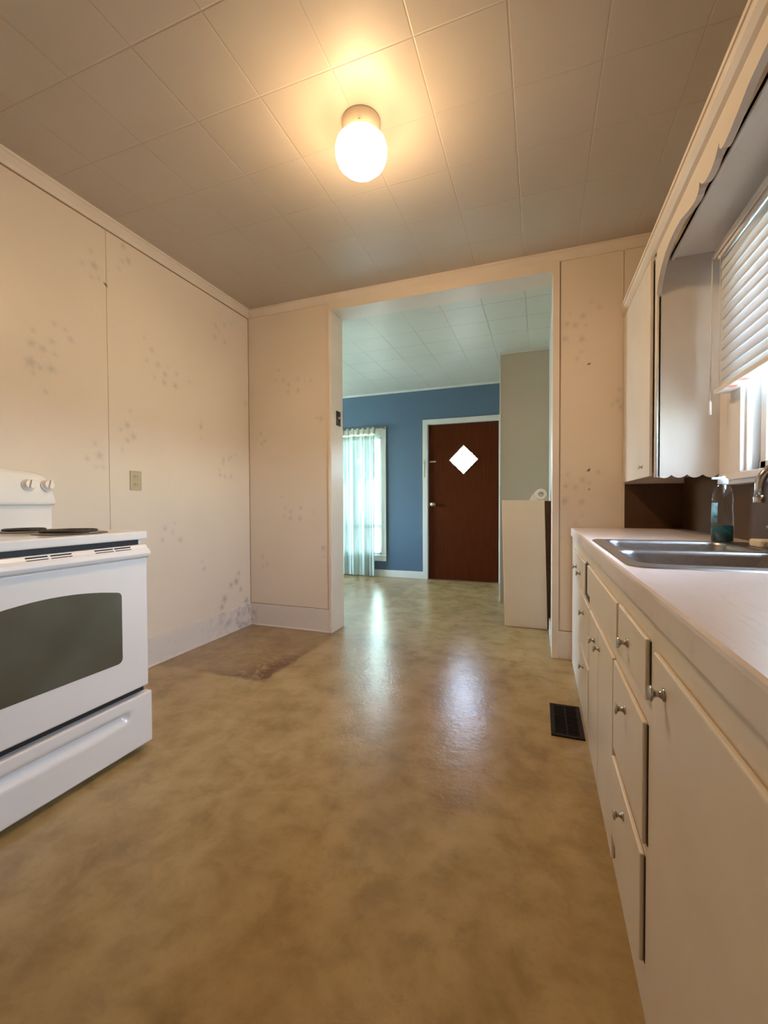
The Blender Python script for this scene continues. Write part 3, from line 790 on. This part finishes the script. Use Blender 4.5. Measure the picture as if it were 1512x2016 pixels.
# ------------------------------------------------------------------ stove
SF = -1.530; SA, SB = .567, 1.329; SM = (SA+SB)/2
sv = thing('stove', (-1.87, SM, 0), 'white electric coil range against the left wall', 'stove')
SBK = -2.225
bd = MB().box(SBK, SF-.030, SA+.006, SB-.004, .022, .862)
obj('body', bd, m_stove, sv, .004)
tp = MB().box(SBK, SF, SA, SB, .869, .902)
obj('cooktop', tp, m_stove, sv, .006, 3)
obj('vent_gap', MB().box(SF-.030, SF-.018, SA+.03, SB-.030, .848, .8695), m_black, sv)
# oven door
dr = obj('oven_door', MB().box(SF-.030, SF+.000, SA+.003, SB-.004, .262, .795), m_stove, sv, .008, 3)
hdl = [(SF-.028, .795), (SF+.004, .793), (SF+.016, .800), (SF+.021, .812), (SF+.016, .824), (SF+.002, .834), (SF-.006, .847), (SF-.028, .848)]
hb = obj('door_handle', MB().prism(hdl, 'y', SA+.002, SB-.003), m_stove2, sv, .003)
for y0, y1 in ((.879, .944), (.954, 1.021), (1.104, 1.174), (1.182, 1.249)):
    for yy0, yy1 in ((y0, y1), (2*SM-y1, 2*SM-y0)):
        if yy0 > SM-.09 and yy1 < SM+.085 and (yy0, yy1) != (y0, y1): continue
        for zz in (.8415, .8325):
            xx = SF-.0025 if zz > .84 else SF+.0025
            obj('vent_slot', MB().box(xx-.006, xx+.0022, yy0, yy1, zz-.0022, zz+.0022), m_black, hb)
# arched window
def arch(y0, y1, zb, ze, zp, r):
    pts = []
    def corner(cy, cz, a0, a1):
        for i in range(6):
            a = math.radians(a0+(a1-a0)*i/5); pts.append((cy+r*math.cos(a), cz+r*math.sin(a)))
    corner(y0+r, zb+r, 180, 270); corner(y1-r, zb+r, 270, 360)
    corner(y1-r, ze-r, 0, 82)
    for i in range(1, 16):
        t = i/16; y = (y1-r)+(y0+r-(y1-r))*t; pts.append((y, ze+(zp-ze)*(1-(2*t-1)**2)))
    corner(y0+r, ze-r, 98, 180); return pts
obj('oven_window', MB().prism(arch(2*SM-1.207, 1.207, .393, .672, .700, .020), 'x', SF-.006, SF+.0015), m_oven, dr, .0012)
gk = MB().box(SF-.034, SF-.004, SA+.01, SB-.028, .248, .263)
obj('drawer_gap', gk, m_black, sv)
# storage drawer with scooped grip
def drawer_mesh():
    mb = MB(); X0 = SF+.006; y0, y1, z0, z1 = SA-.004, SB+.004, .026, .236
    ny, nz = 60, 26
    hw = .285
    for j in range(nz+1):
        z = z0+(z1-z0)*j/nz
        for i in range(ny+1):
            y = y0+(y1-y0)*i/ny; t = abs(y-SM)/hw
            g = 0
            if t < 1:
                end = min(1, (1-t)/.06); zt, zb = .190, .150-.010*(1-t*t)
                if zb-.02 < z < zt:
                    s = (zt-z)/(zt-zb); g = .026*end*(1-min(1, s)**1.5) if s < 1 else 0
                    if z > zt-.012: g *= (zt-z)/.012
            mb.v.append((X0-g, y, z))
    for j in range(nz):
        for i in range(ny):
            a = j*(ny+1)+i; mb.f.append((a, a+1, a+ny+2, a+ny+1)); mb.mi.append(0); mb.sm.append(True)
    o = len(mb.v)
    mb.add([(X0-.036, y, z) for z in (z0, z1) for y in (y0, y1)], [(0, 2, 3, 1)])
    ring = [i for i in range(ny+1)], [nz*(ny+1)+i for i in range(ny+1)]
    mb.f.append(tuple(ring[0][::-1])+(o, o+1)); mb.mi.append(0); mb.sm.append(False)
    mb.f.append(tuple(ring[1])+(o+3, o+2)); mb.mi.append(0); mb.sm.append(False)
    mb.f.append(tuple(j*(ny+1) for j in range(nz+1))+(o+2, o)); mb.mi.append(0); mb.sm.append(False)
    mb.f.append(tuple(j*(ny+1)+ny for j in range(nz, -1, -1))+(o+1, o+3)); mb.mi.append(0); mb.sm.append(False)
    return mb
obj('storage_drawer', drawer_mesh(), m_stove, sv, .004, 2)
for fx in (SF-.06, SBK+.05):
    for fy in (SA+.06, SB-.06): obj('foot', MB().lathe([(0, 0), (.016, 0), (.014, .024), (0, .024)], (fx, fy, 0), seg=12), m_black, sv)
# backguard: slanted box with arched top and overhanging lower edge
def guard():
    n = 28; mb = MB(); rows = []
    for i in range(n+1):
        y = SA+.002+(SB-SA-.004)*i/n; t = abs(y-SM)/((SB-SA)/2)
        zt = 1.178-.030*t**2.2
        if t > .90: zt -= .045*((t-.90)/.10)**2
        # section in x,z
        sec = [(SBK, 1.015), (-2.098, 1.010), (-2.088, 1.016), (-2.086, 1.028), (-2.112, zt-.022), (-2.124, zt-.006), (-2.140, zt), (SBK, zt-.002)]
        rows.append(len(mb.v)); mb.v += [(x, y, z) for x, z in sec]
    k = 8
    for a, b in zip(rows[:-1], rows[1:]):
        for i in range(k):
            j = (i+1) % k; mb.f.append((a+i, a+j, b+j, b+i)); mb.mi.append(0); mb.sm.append(True)
    mb.f.append(tuple(rows[0]+i for i in range(k))[::-1]); mb.f.append(tuple(rows[-1]+i for i in range(k))); mb.mi += [0, 0]; mb.sm += [False, False]
    mb.box(SBK, -2.108, SA+.004, SB-.006, .9015, 1.016)
    return mb
gd = obj('control_panel', guard(), m_stove, sv, .003)
nx = Vector((1, 0, .24)).normalized()
for y in (SM-.30, SM-.22, SM+.275, SM+.352):
    zz = 1.098; px = -2.086-(zz-1.028)*.21
    km = MB().lathe([(0, 0), (.0275, 0), (.0275, .003), (.023, .006), (.0205, .016), (.019, .021), (0, .022)], (px, y, zz), nx, 24)
    q = Vector((px, y, zz))+nx*.016; ta = Vector((0, .35, 1)).normalized(); ta = (ta-nx*ta.dot(nx)).normalized(); tb = nx.cross(ta)
    gv = [q+ta*a*.019+tb*b*.0045+nx*c for c in (0, .016) for a, b in ((-1, -1), (1, -1), (1, 1), (-1, 1))]
    obj('control_knob', km.add(gv, [(0, 3, 2, 1), (4, 5, 6, 7), (0, 1, 5, 4), (1, 2, 6, 5), (2, 3, 7, 6), (3, 0, 4, 7)]), m_stove2, gd, .0015)
# coil burners
for bx, by, br_ in ((-1.700, SM+.185, .105), (-1.965, SM+.185, .082), (-1.700, SM-.185, .082), (-1.965, SM-.185, .105)):
    bn = obj('burner', MB().lathe([(br_*.2, -.008+.004), (br_*.8, -.001), (br_*1.10, .003), (br_*1.16, .0005), (br_*1.16, -.001)], (bx, by, .9025), seg=32), m_drip, sv)
    pts = []
    turns = 4 if br_ > .1 else 3
    for i in range(turns*24+1):
        a = 2*PI*i/24; r = .018+(br_-.022)*i/(turns*24); pts.append((bx+r*math.cos(a), by+r*math.sin(a), .912))
    obj('coil', MB().tube(pts, .0052, 8), m_coil, bn)

# ------------------------------------------------------------------ ceiling light
LX, LY = -.708, 1.683
lt = thing('ceiling_light', (LX, LY, ZC), 'lit white glass globe light on the kitchen ceiling', 'lamp')
m_lampbase = paint('lamp_base_paint', (0.62, 0.52, 0.40), .4, .05)
obj('canopy', MB().lathe([(0, -.0), (.082, 0), (.082, -.006), (.077, -.012), (.074, -.030), (.066, -.036), (.062, -.060), (.052, -.062), (0, -.062)][::-1], (LX, LY, ZC), seg=40), m_lampbase, lt)
gp = [(.050, -.056), (.062, -.062), (.088, -.072), (.103, -.090), (.109, -.114), (.106, -.142), (.096, -.168), (.074, -.190), (.042, -.202), (0, -.205)]
obj('globe_shade', MB().lathe(gp[::-1], (LX, LY, ZC), seg=40), m_globe, lt)
obj('screw', MB().lathe([(0, .006), (.0035, .006), (.0035, 0), (0, 0)], (LX+.02, LY-.0645, ZC-.048), (.3, -1, 0), 10), m_brass, lt)

# ------------------------------------------------------------------ outlet, switch, floor register
ou = thing('wall_outlet', (XL, 1.908, 1.155), 'beige double electric outlet on the left wall right of the stove', 'outlet')
obj('cover_plate', MB().prism(rrect(1.870, 1.946, 1.098, 1.214, .006), 'x', XL, XL+.006), m_beige, ou, .0015)
for zc in (1.180, 1.132):
    rc = obj('receptacle', MB().prism(rrect(1.891, 1.925, zc-.014, zc+.014, .010), 'x', XL+.005, XL+.008), m_beige, ou, .001)
    sl_ = MB().box(XL+.0075, XL+.0086, 1.899, 1.9015, zc-.005, zc+.005).box(XL+.0075, XL+.0086, 1.9135, 1.916, zc-.004, zc+.004)
    obj('slots', sl_, m_slot_shade, rc)
sw = thing('light_switch', (OX0+.006, 3.105, 1.69), 'dark light switch plate on the left jamb of the opening', 'switch')
obj('switch_plate', MB().prism(rrect(3.068, 3.140, 1.634, 1.750, .006), 'x', OX0+.006, OX0+.012), m_switch, sw, .001)
obj('toggle', MB().box(OX0+.011, OX0+.024, 3.099, 3.109, 1.688, 1.704), m_grey, sw, .001)
fg = thing('floor_register', (.12, 2.125, 0), 'brown metal floor register in front of the base cabinets', 'vent')
gx0, gx1, gy0, gy1 = .050, .1855, 1.972, 2.284
fr = MB().box(gx0, gx0+.020, gy0, gy1, .0005, .007).box(gx1-.020, gx1, gy0, gy1, .0005, .007).box(gx0+.02, gx1-.02, gy0, gy0+.022, .0005, .007).box(gx0+.02, gx1-.02, gy1-.022, gy1, .0005, .007)
obj('frame', fr, m_grille, fg, .002)
obj('duct_opening', MB().box(gx0+.018, gx1-.018, gy0+.02, gy1-.02, .0003, .0012), m_black, fg)
lv = MB()
for i in range(17):
    y = gy0+.030+i*.0157; lv.box(gx0+.02, gx1-.02, y, y+.005, .0012, .0055)
lv.box((gx0+gx1)/2-.003, (gx0+gx1)/2+.003, gy0+.02, gy1-.02, .0012, .006)
obj('louvres', lv, m_grille, fg)

# ------------------------------------------------------------------ living room: window, curtain, door
w2 = MB()
CW = .068
w2.box(FX1, FX1+CW, YF-.020, YF, FZ0-.085, FZ1+CW*1.9); w2.box(FX0-CW, FX0, YF-.020, YF, FZ0-.085, FZ1+CW*1.9)
w2.box(FX0, FX1, YF-.020, YF, FZ1, FZ1+CW*1.9); w2.box(FX0, FX1, YF-.020, YF, FZ0-.085, FZ0)
win2 = struct('window_2', w2, m_lrtrim, 'white framed front window behind the sheer curtain', 'window', .003)
struct('window_sill', MB().box(FX0-CW-.01, FX1+CW+.004, YF-.034, YF-.0, FZ0-.016, FZ0+.0), m_lrtrim, '', '', .003, parent=win2)
fs = MB()
fs.box(FX1-.035, FX1, YF+.02, YF+.06, FZ0, FZ1).box(FX0, FX0+.035, YF+.02, YF+.06, FZ0, FZ1).box(FX0, FX1, YF+.02, YF+.06, FZ0, FZ0+.03)
fs.box(FX0, FX1, YF+.02, YF+.06, FZ1-.03, FZ1).box(FX0, FX1, YF+.01, YF+.06, .672, .722)
struct('window_sash', fs, m_lrtrim, '', '', .003, parent=win2)
struct('window_pane', MB().box(FX0, FX1, YF+.038, YF+.041, FZ0, FZ1), m_pane, '', '', 0, parent=win2)
w3 = MB();  # added window, never in view, brings extra daylight into the far room
w3.box(XLL-.0, XLL+.02, SY0-.07, SY0, SZ0-.07, SZ1+.07).box(XLL, XLL+.02, SY1, SY1+.07, SZ0-.07, SZ1+.07).box(XLL, XLL+.02, SY0, SY1, SZ1, SZ1+.07).box(XLL, XLL+.02, SY0, SY1, SZ0-.07, SZ0)
win3 = struct('added_window', w3, m_lrtrim, 'added side window brightening the room beyond, outside the view', 'window', .003)
struct('window_pane', MB().box(XLL-.1, XLL-.097, SY0, SY1, SZ0, SZ1), m_pane, '', '', 0, parent=win3)

cu_ = thing('curtain', (-2.6, YF-.075, .02), 'sheer white tab top curtain hanging at the front window', 'curtain')
CX0, CX1, CY = -3.86, -2.125, YF-.075
def curtain_sheet(z0, z1, nz, x0=CX0, x1=CX1, fl=1.0):
    mb = MB(); nx = 380
    for j in range(nz+1):
        z = z0+(z1-z0)*j/nz; h = (z-.02)/2.0
        for i in range(nx+1):
            t = i/nx; x = x0+(x1-x0)*t
            a = (.010+.013*(1-h))*fl
            y = CY+a*math.sin(68*t+1.2*math.sin(13*t)+.5*h)+.5*a*math.sin(143*t+2*h)+.35*a*math.sin(252*t)
            if t > .865: y += .016*fl*(1-.5*h)*math.sin((t-.80)*140)
            x += .010*(1-h)*math.sin(31*t)
            mb.v.append((x, y, z))
    for j in range(nz):
        for i in range(nx):
            q = j*(nx+1)+i; mb.f.append((q, q+1, q+nx+2, q+nx+1)); mb.mi.append(0); mb.sm.append(True)
    return mb
obj('curtain_cloth', curtain_sheet(.020, 1.945, 30), m_sheer, cu_)
obj('heading_band', curtain_sheet(1.925, 1.975, 3), m_band, cu_)
for i in range(22):
    x = CX1-.012-i*.078
    y = CY
    tb = MB()
    v = []; f = []
    path = [(CY-.004, 1.965), (CY-.014, 2.03), (CY-.010, 2.052), (CY, 2.058), (CY+.010, 2.052), (CY+.014, 2.03), (CY+.004, 1.965)]
    for py, pz in path: v += [(x-.019, py, pz), (x+.019, py, pz)]
    for k in range(len(path)-1): f.append((2*k, 2*k+1, 2*k+3, 2*k+2))
    obj('tab', tb.add(v, f, 0, True), m_band, cu_, solid=.001)
rd = thing('curtain_rod', (-2.7, CY, 2.043), 'thin dark curtain rod above the front window', 'curtain rod')
obj('rod', MB().tube([(CX0-.1, CY, 2.043), (FX1+.055, CY, 2.043)], .0055, 10), m_rubber, rd)
for x in (FX1+.050, CX0-.05): obj('bracket', MB().box(x-.006, x+.006, CY-.004, YF-.0202, 2.034, 2.048), m_rubber, rd)

DCW = .066
dc = MB().box(DX0-DCW, DX0, YF-.018, YF+.02, 0, DZ1+DCW).box(DX1, DX1+DCW, YF-.018, YF+.02, 0, DZ1+DCW).box(DX0, DX1, YF-.018, YF+.02, DZ1, DZ1+DCW)
struct('trim_10', dc, m_lrtrim, 'white casing around the wooden front door', 'trim', .003)
# door slab with a square hole standing on its corner
DCX, DCZ, DH = -.927, 1.575, .192
hole = [(DCX, DCZ+DH), (DCX-DH, DCZ), (DCX, DCZ-DH), (DCX+DH, DCZ)]
outer = [(DX0+.004, DZ1-.004), (DX0+.004, .007), (DX1-.004, .007), (DX1-.004, DZ1-.004)]
def slab_hole(y0, y1):
    mb = MB()
    # split the outline so that each hole corner joins a side
    A, B, C_, D_ = outer; T, Lf, Bt, Rt = hole
    midT = (DCX, DZ1-.004); midB = (DCX, .007); midL = (DX0+.004, DCZ); midR = (DX1-.004, DCZ)
    quads = [(A, midL, Lf, T, midT), (midL, B, midB, Bt, Lf), (midB, C_, midR, Rt, Bt), (midR, D_, midT, T, Rt)]
    for y, fl in ((y0, False), (y1, True)):
        for q in quads:
            vv = [(x, y, z) for x, z in q]
            mb.add(vv, [tuple(range(5)) if not fl else tuple(range(4, -1, -1))])
    for ring, fl in ((outer, True), (hole, False)):
        for i in range(4):
            a, b = ring[i], ring[(i+1) % 4]
            q = [(a[0], y0, a[1]), (b[0], y0, b[1]), (b[0], y1, b[1]), (a[0], y1, a[1])]
            mb.add(q, [(0, 1, 2, 3) if not fl else (3, 2, 1, 0)])
    return mb
struct('trim_11', MB().box(DX0, DX1, YF+.0, YF+.14, -.01, .006), m_wood, 'dark wooden threshold under the front door', 'threshold')
dd = struct('door_1', slab_hole(YF+.020, YF+.062), m_wood, 'dark red brown wooden front door with a diamond window', 'door')
struct('door_window', MB().prism([(DCX, DCZ+DH), (DCX-DH, DCZ), (DCX, DCZ-DH), (DCX+DH, DCZ)], 'y', YF+.040, YF+.044), m_pane, '', '', 0, parent=dd)
bead = []
bo_ = MB()
for k in range(4):
    a, b = hole[k], hole[(k+1) % 4]
    bo_.tube([(a[0], YF+.020, a[1]), (b[0], YF+.020, b[1])], .006, 8)
obj('window_bead', bo_, m_wood, dd)
obj('door_knob', MB().lathe([(0, 0), (.032, 0), (.032, .005), (.012, .010), (.010, .030), (.022, .038), (.029, .050), (.026, .062), (.012, .068), (0, .068)], (-1.330, YF+.020, .997), (0, -1, 0), 24), m_brass, dd)
obj('latch_plate', MB().box(-1.399, -1.378, YF+.014, YF+.0205, .965, 1.03), m_rubber, dd)
obj('chain_slide', MB().box(-1.375, -1.292, YF+.010, YF+.0205, 1.553, 1.571), m_grey, dd, .002)
ch = MB().box(-1.450, -1.436, YF-.026, YF-.018, 1.52, 1.58).box(-1.446, -1.440, YF-.024, YF-.018, 1.37, 1.52).box(-1.449, -1.437, YF-.025, YF-.018, 1.355, 1.372)
tag(obj('door_chain', ch, m_brass, None), 'small metal door chain hanging on the white door casing', 'door chain')

# ------------------------------------------------------------------ low cabinet and paper roll beyond the opening
lc = thing('low_cabinet', (-.11, 3.62, 0), 'narrow waist high cabinet with plain off white front beyond the right jamb', 'cabinet')
def lean(mb):   # the cabinet leans a little to the left
    mb.v = [(x-.0245*z, y, z) for x, y, z in mb.v]; return mb
bb = obj('body', MB().box(-.255, .0835, 3.640, 4.02, .0, 1.026), m_back, lc); bb['label'] = 'cabinet body coloured dark to paint the shaded gap beside the front panel'  # dark body reaches the wall, standing in for the shadowed gap
obj('front_panel', lean(MB().box(-.266, .062, 3.62, 3.638, .002, 1.033)), m_boxp, lc, .002)
RX, RY0, RY1, RZ = .010, 3.64, 3.90, 1.078
rl = thing('paper_roll', (RX, RY0, 1.03), 'white paper roll lying on top of the plain narrow cabinet', 'paper roll')
ro = MB(); v = []; f = []; n = 28; R1, R2 = .046, .0205
for y in (RY0, RY1):
    for r in (R1, R2):
        for i in range(n): a = 2*PI*i/n; v.append((RX+r*math.cos(a), y, RZ+r*math.sin(a)))
for i in range(n):
    j = (i+1) % n
    f += [(i, j, n+j, n+i), (2*n+i, 3*n+i, 3*n+j, 2*n+j), (i, 2*n+i, 2*n+j, j), (n+i, n+j, 3*n+j, 3*n+i)]
obj('paper', ro.add(v, f, 0, True), m_paper, rl)
tail = [(RX-.022, RZ+.0405), (RX-.046, RZ+.020), (RX-.072, RZ-.012), (RX-.090, RZ-.047), (RX-.020, RZ-.046), (RX-.036, RZ-.030), (RX-.045, RZ-.010), (RX-.042, RZ+.019)]
obj('loose_end', MB().prism(tail, 'y', RY0, RY1), m_paper, rl)
obj('core', MB().lathe([(R2+.0006, 0), (R2-.003, 0), (R2-.003, .26), (R2+.0006, .26)], (RX, RY0+.002, RZ), (0, 1, 0), 24), m_soap, rl)

# ------------------------------------------------------------------ outside
g = obj('ground', MB().box(-60, 60, -60, 90, -.62, -.55), m_ground, None); g['kind'] = 'structure'; g['label'] = 'sunlit yard outside the windows'; g['category'] = 'ground'
def tree(x, y, h, r, label, seed, n=1700):
    rng = random.Random(seed)
    t = thing('leafy_tree', (x, y, -.55), label, 'tree', None)
    obj('trunk', MB().tube([(x, y, -.55), (x+.1, y, h*.35), (x-.05, y+.1, h*.75)], [.22, .16, .07], 10), m_bark, t)
    mb = MB()
    for _ in range(n):
        d = Vector((rng.gauss(0, 1), rng.gauss(0, 1), rng.gauss(0, 1))).normalized()*r*(.35+.65*rng.random()**.5)
        p = Vector((x, y, h*.72))+Vector((d.x, d.y, d.z*.8)); s = .10+.12*rng.random()
        a = Vector((rng.gauss(0, 1), rng.gauss(0, 1), rng.gauss(0, 1))).normalized(); b = a.orthogonal().normalized()
        mb.add([p-a*s, p+b*s*.5, p+a*s, p-b*s*.5], [(0, 1, 2, 3)])
    f = obj('foliage', mb, m_leaf, t)
tree(-6.6, 14.5, 5.2, 2.6, 'leafy green tree seen through the sheer curtain of the front window', 1)
tree(-2.8, 20.5, 6.0, 2.7, 'leafy green tree seen through the diamond window of the front door', 2)
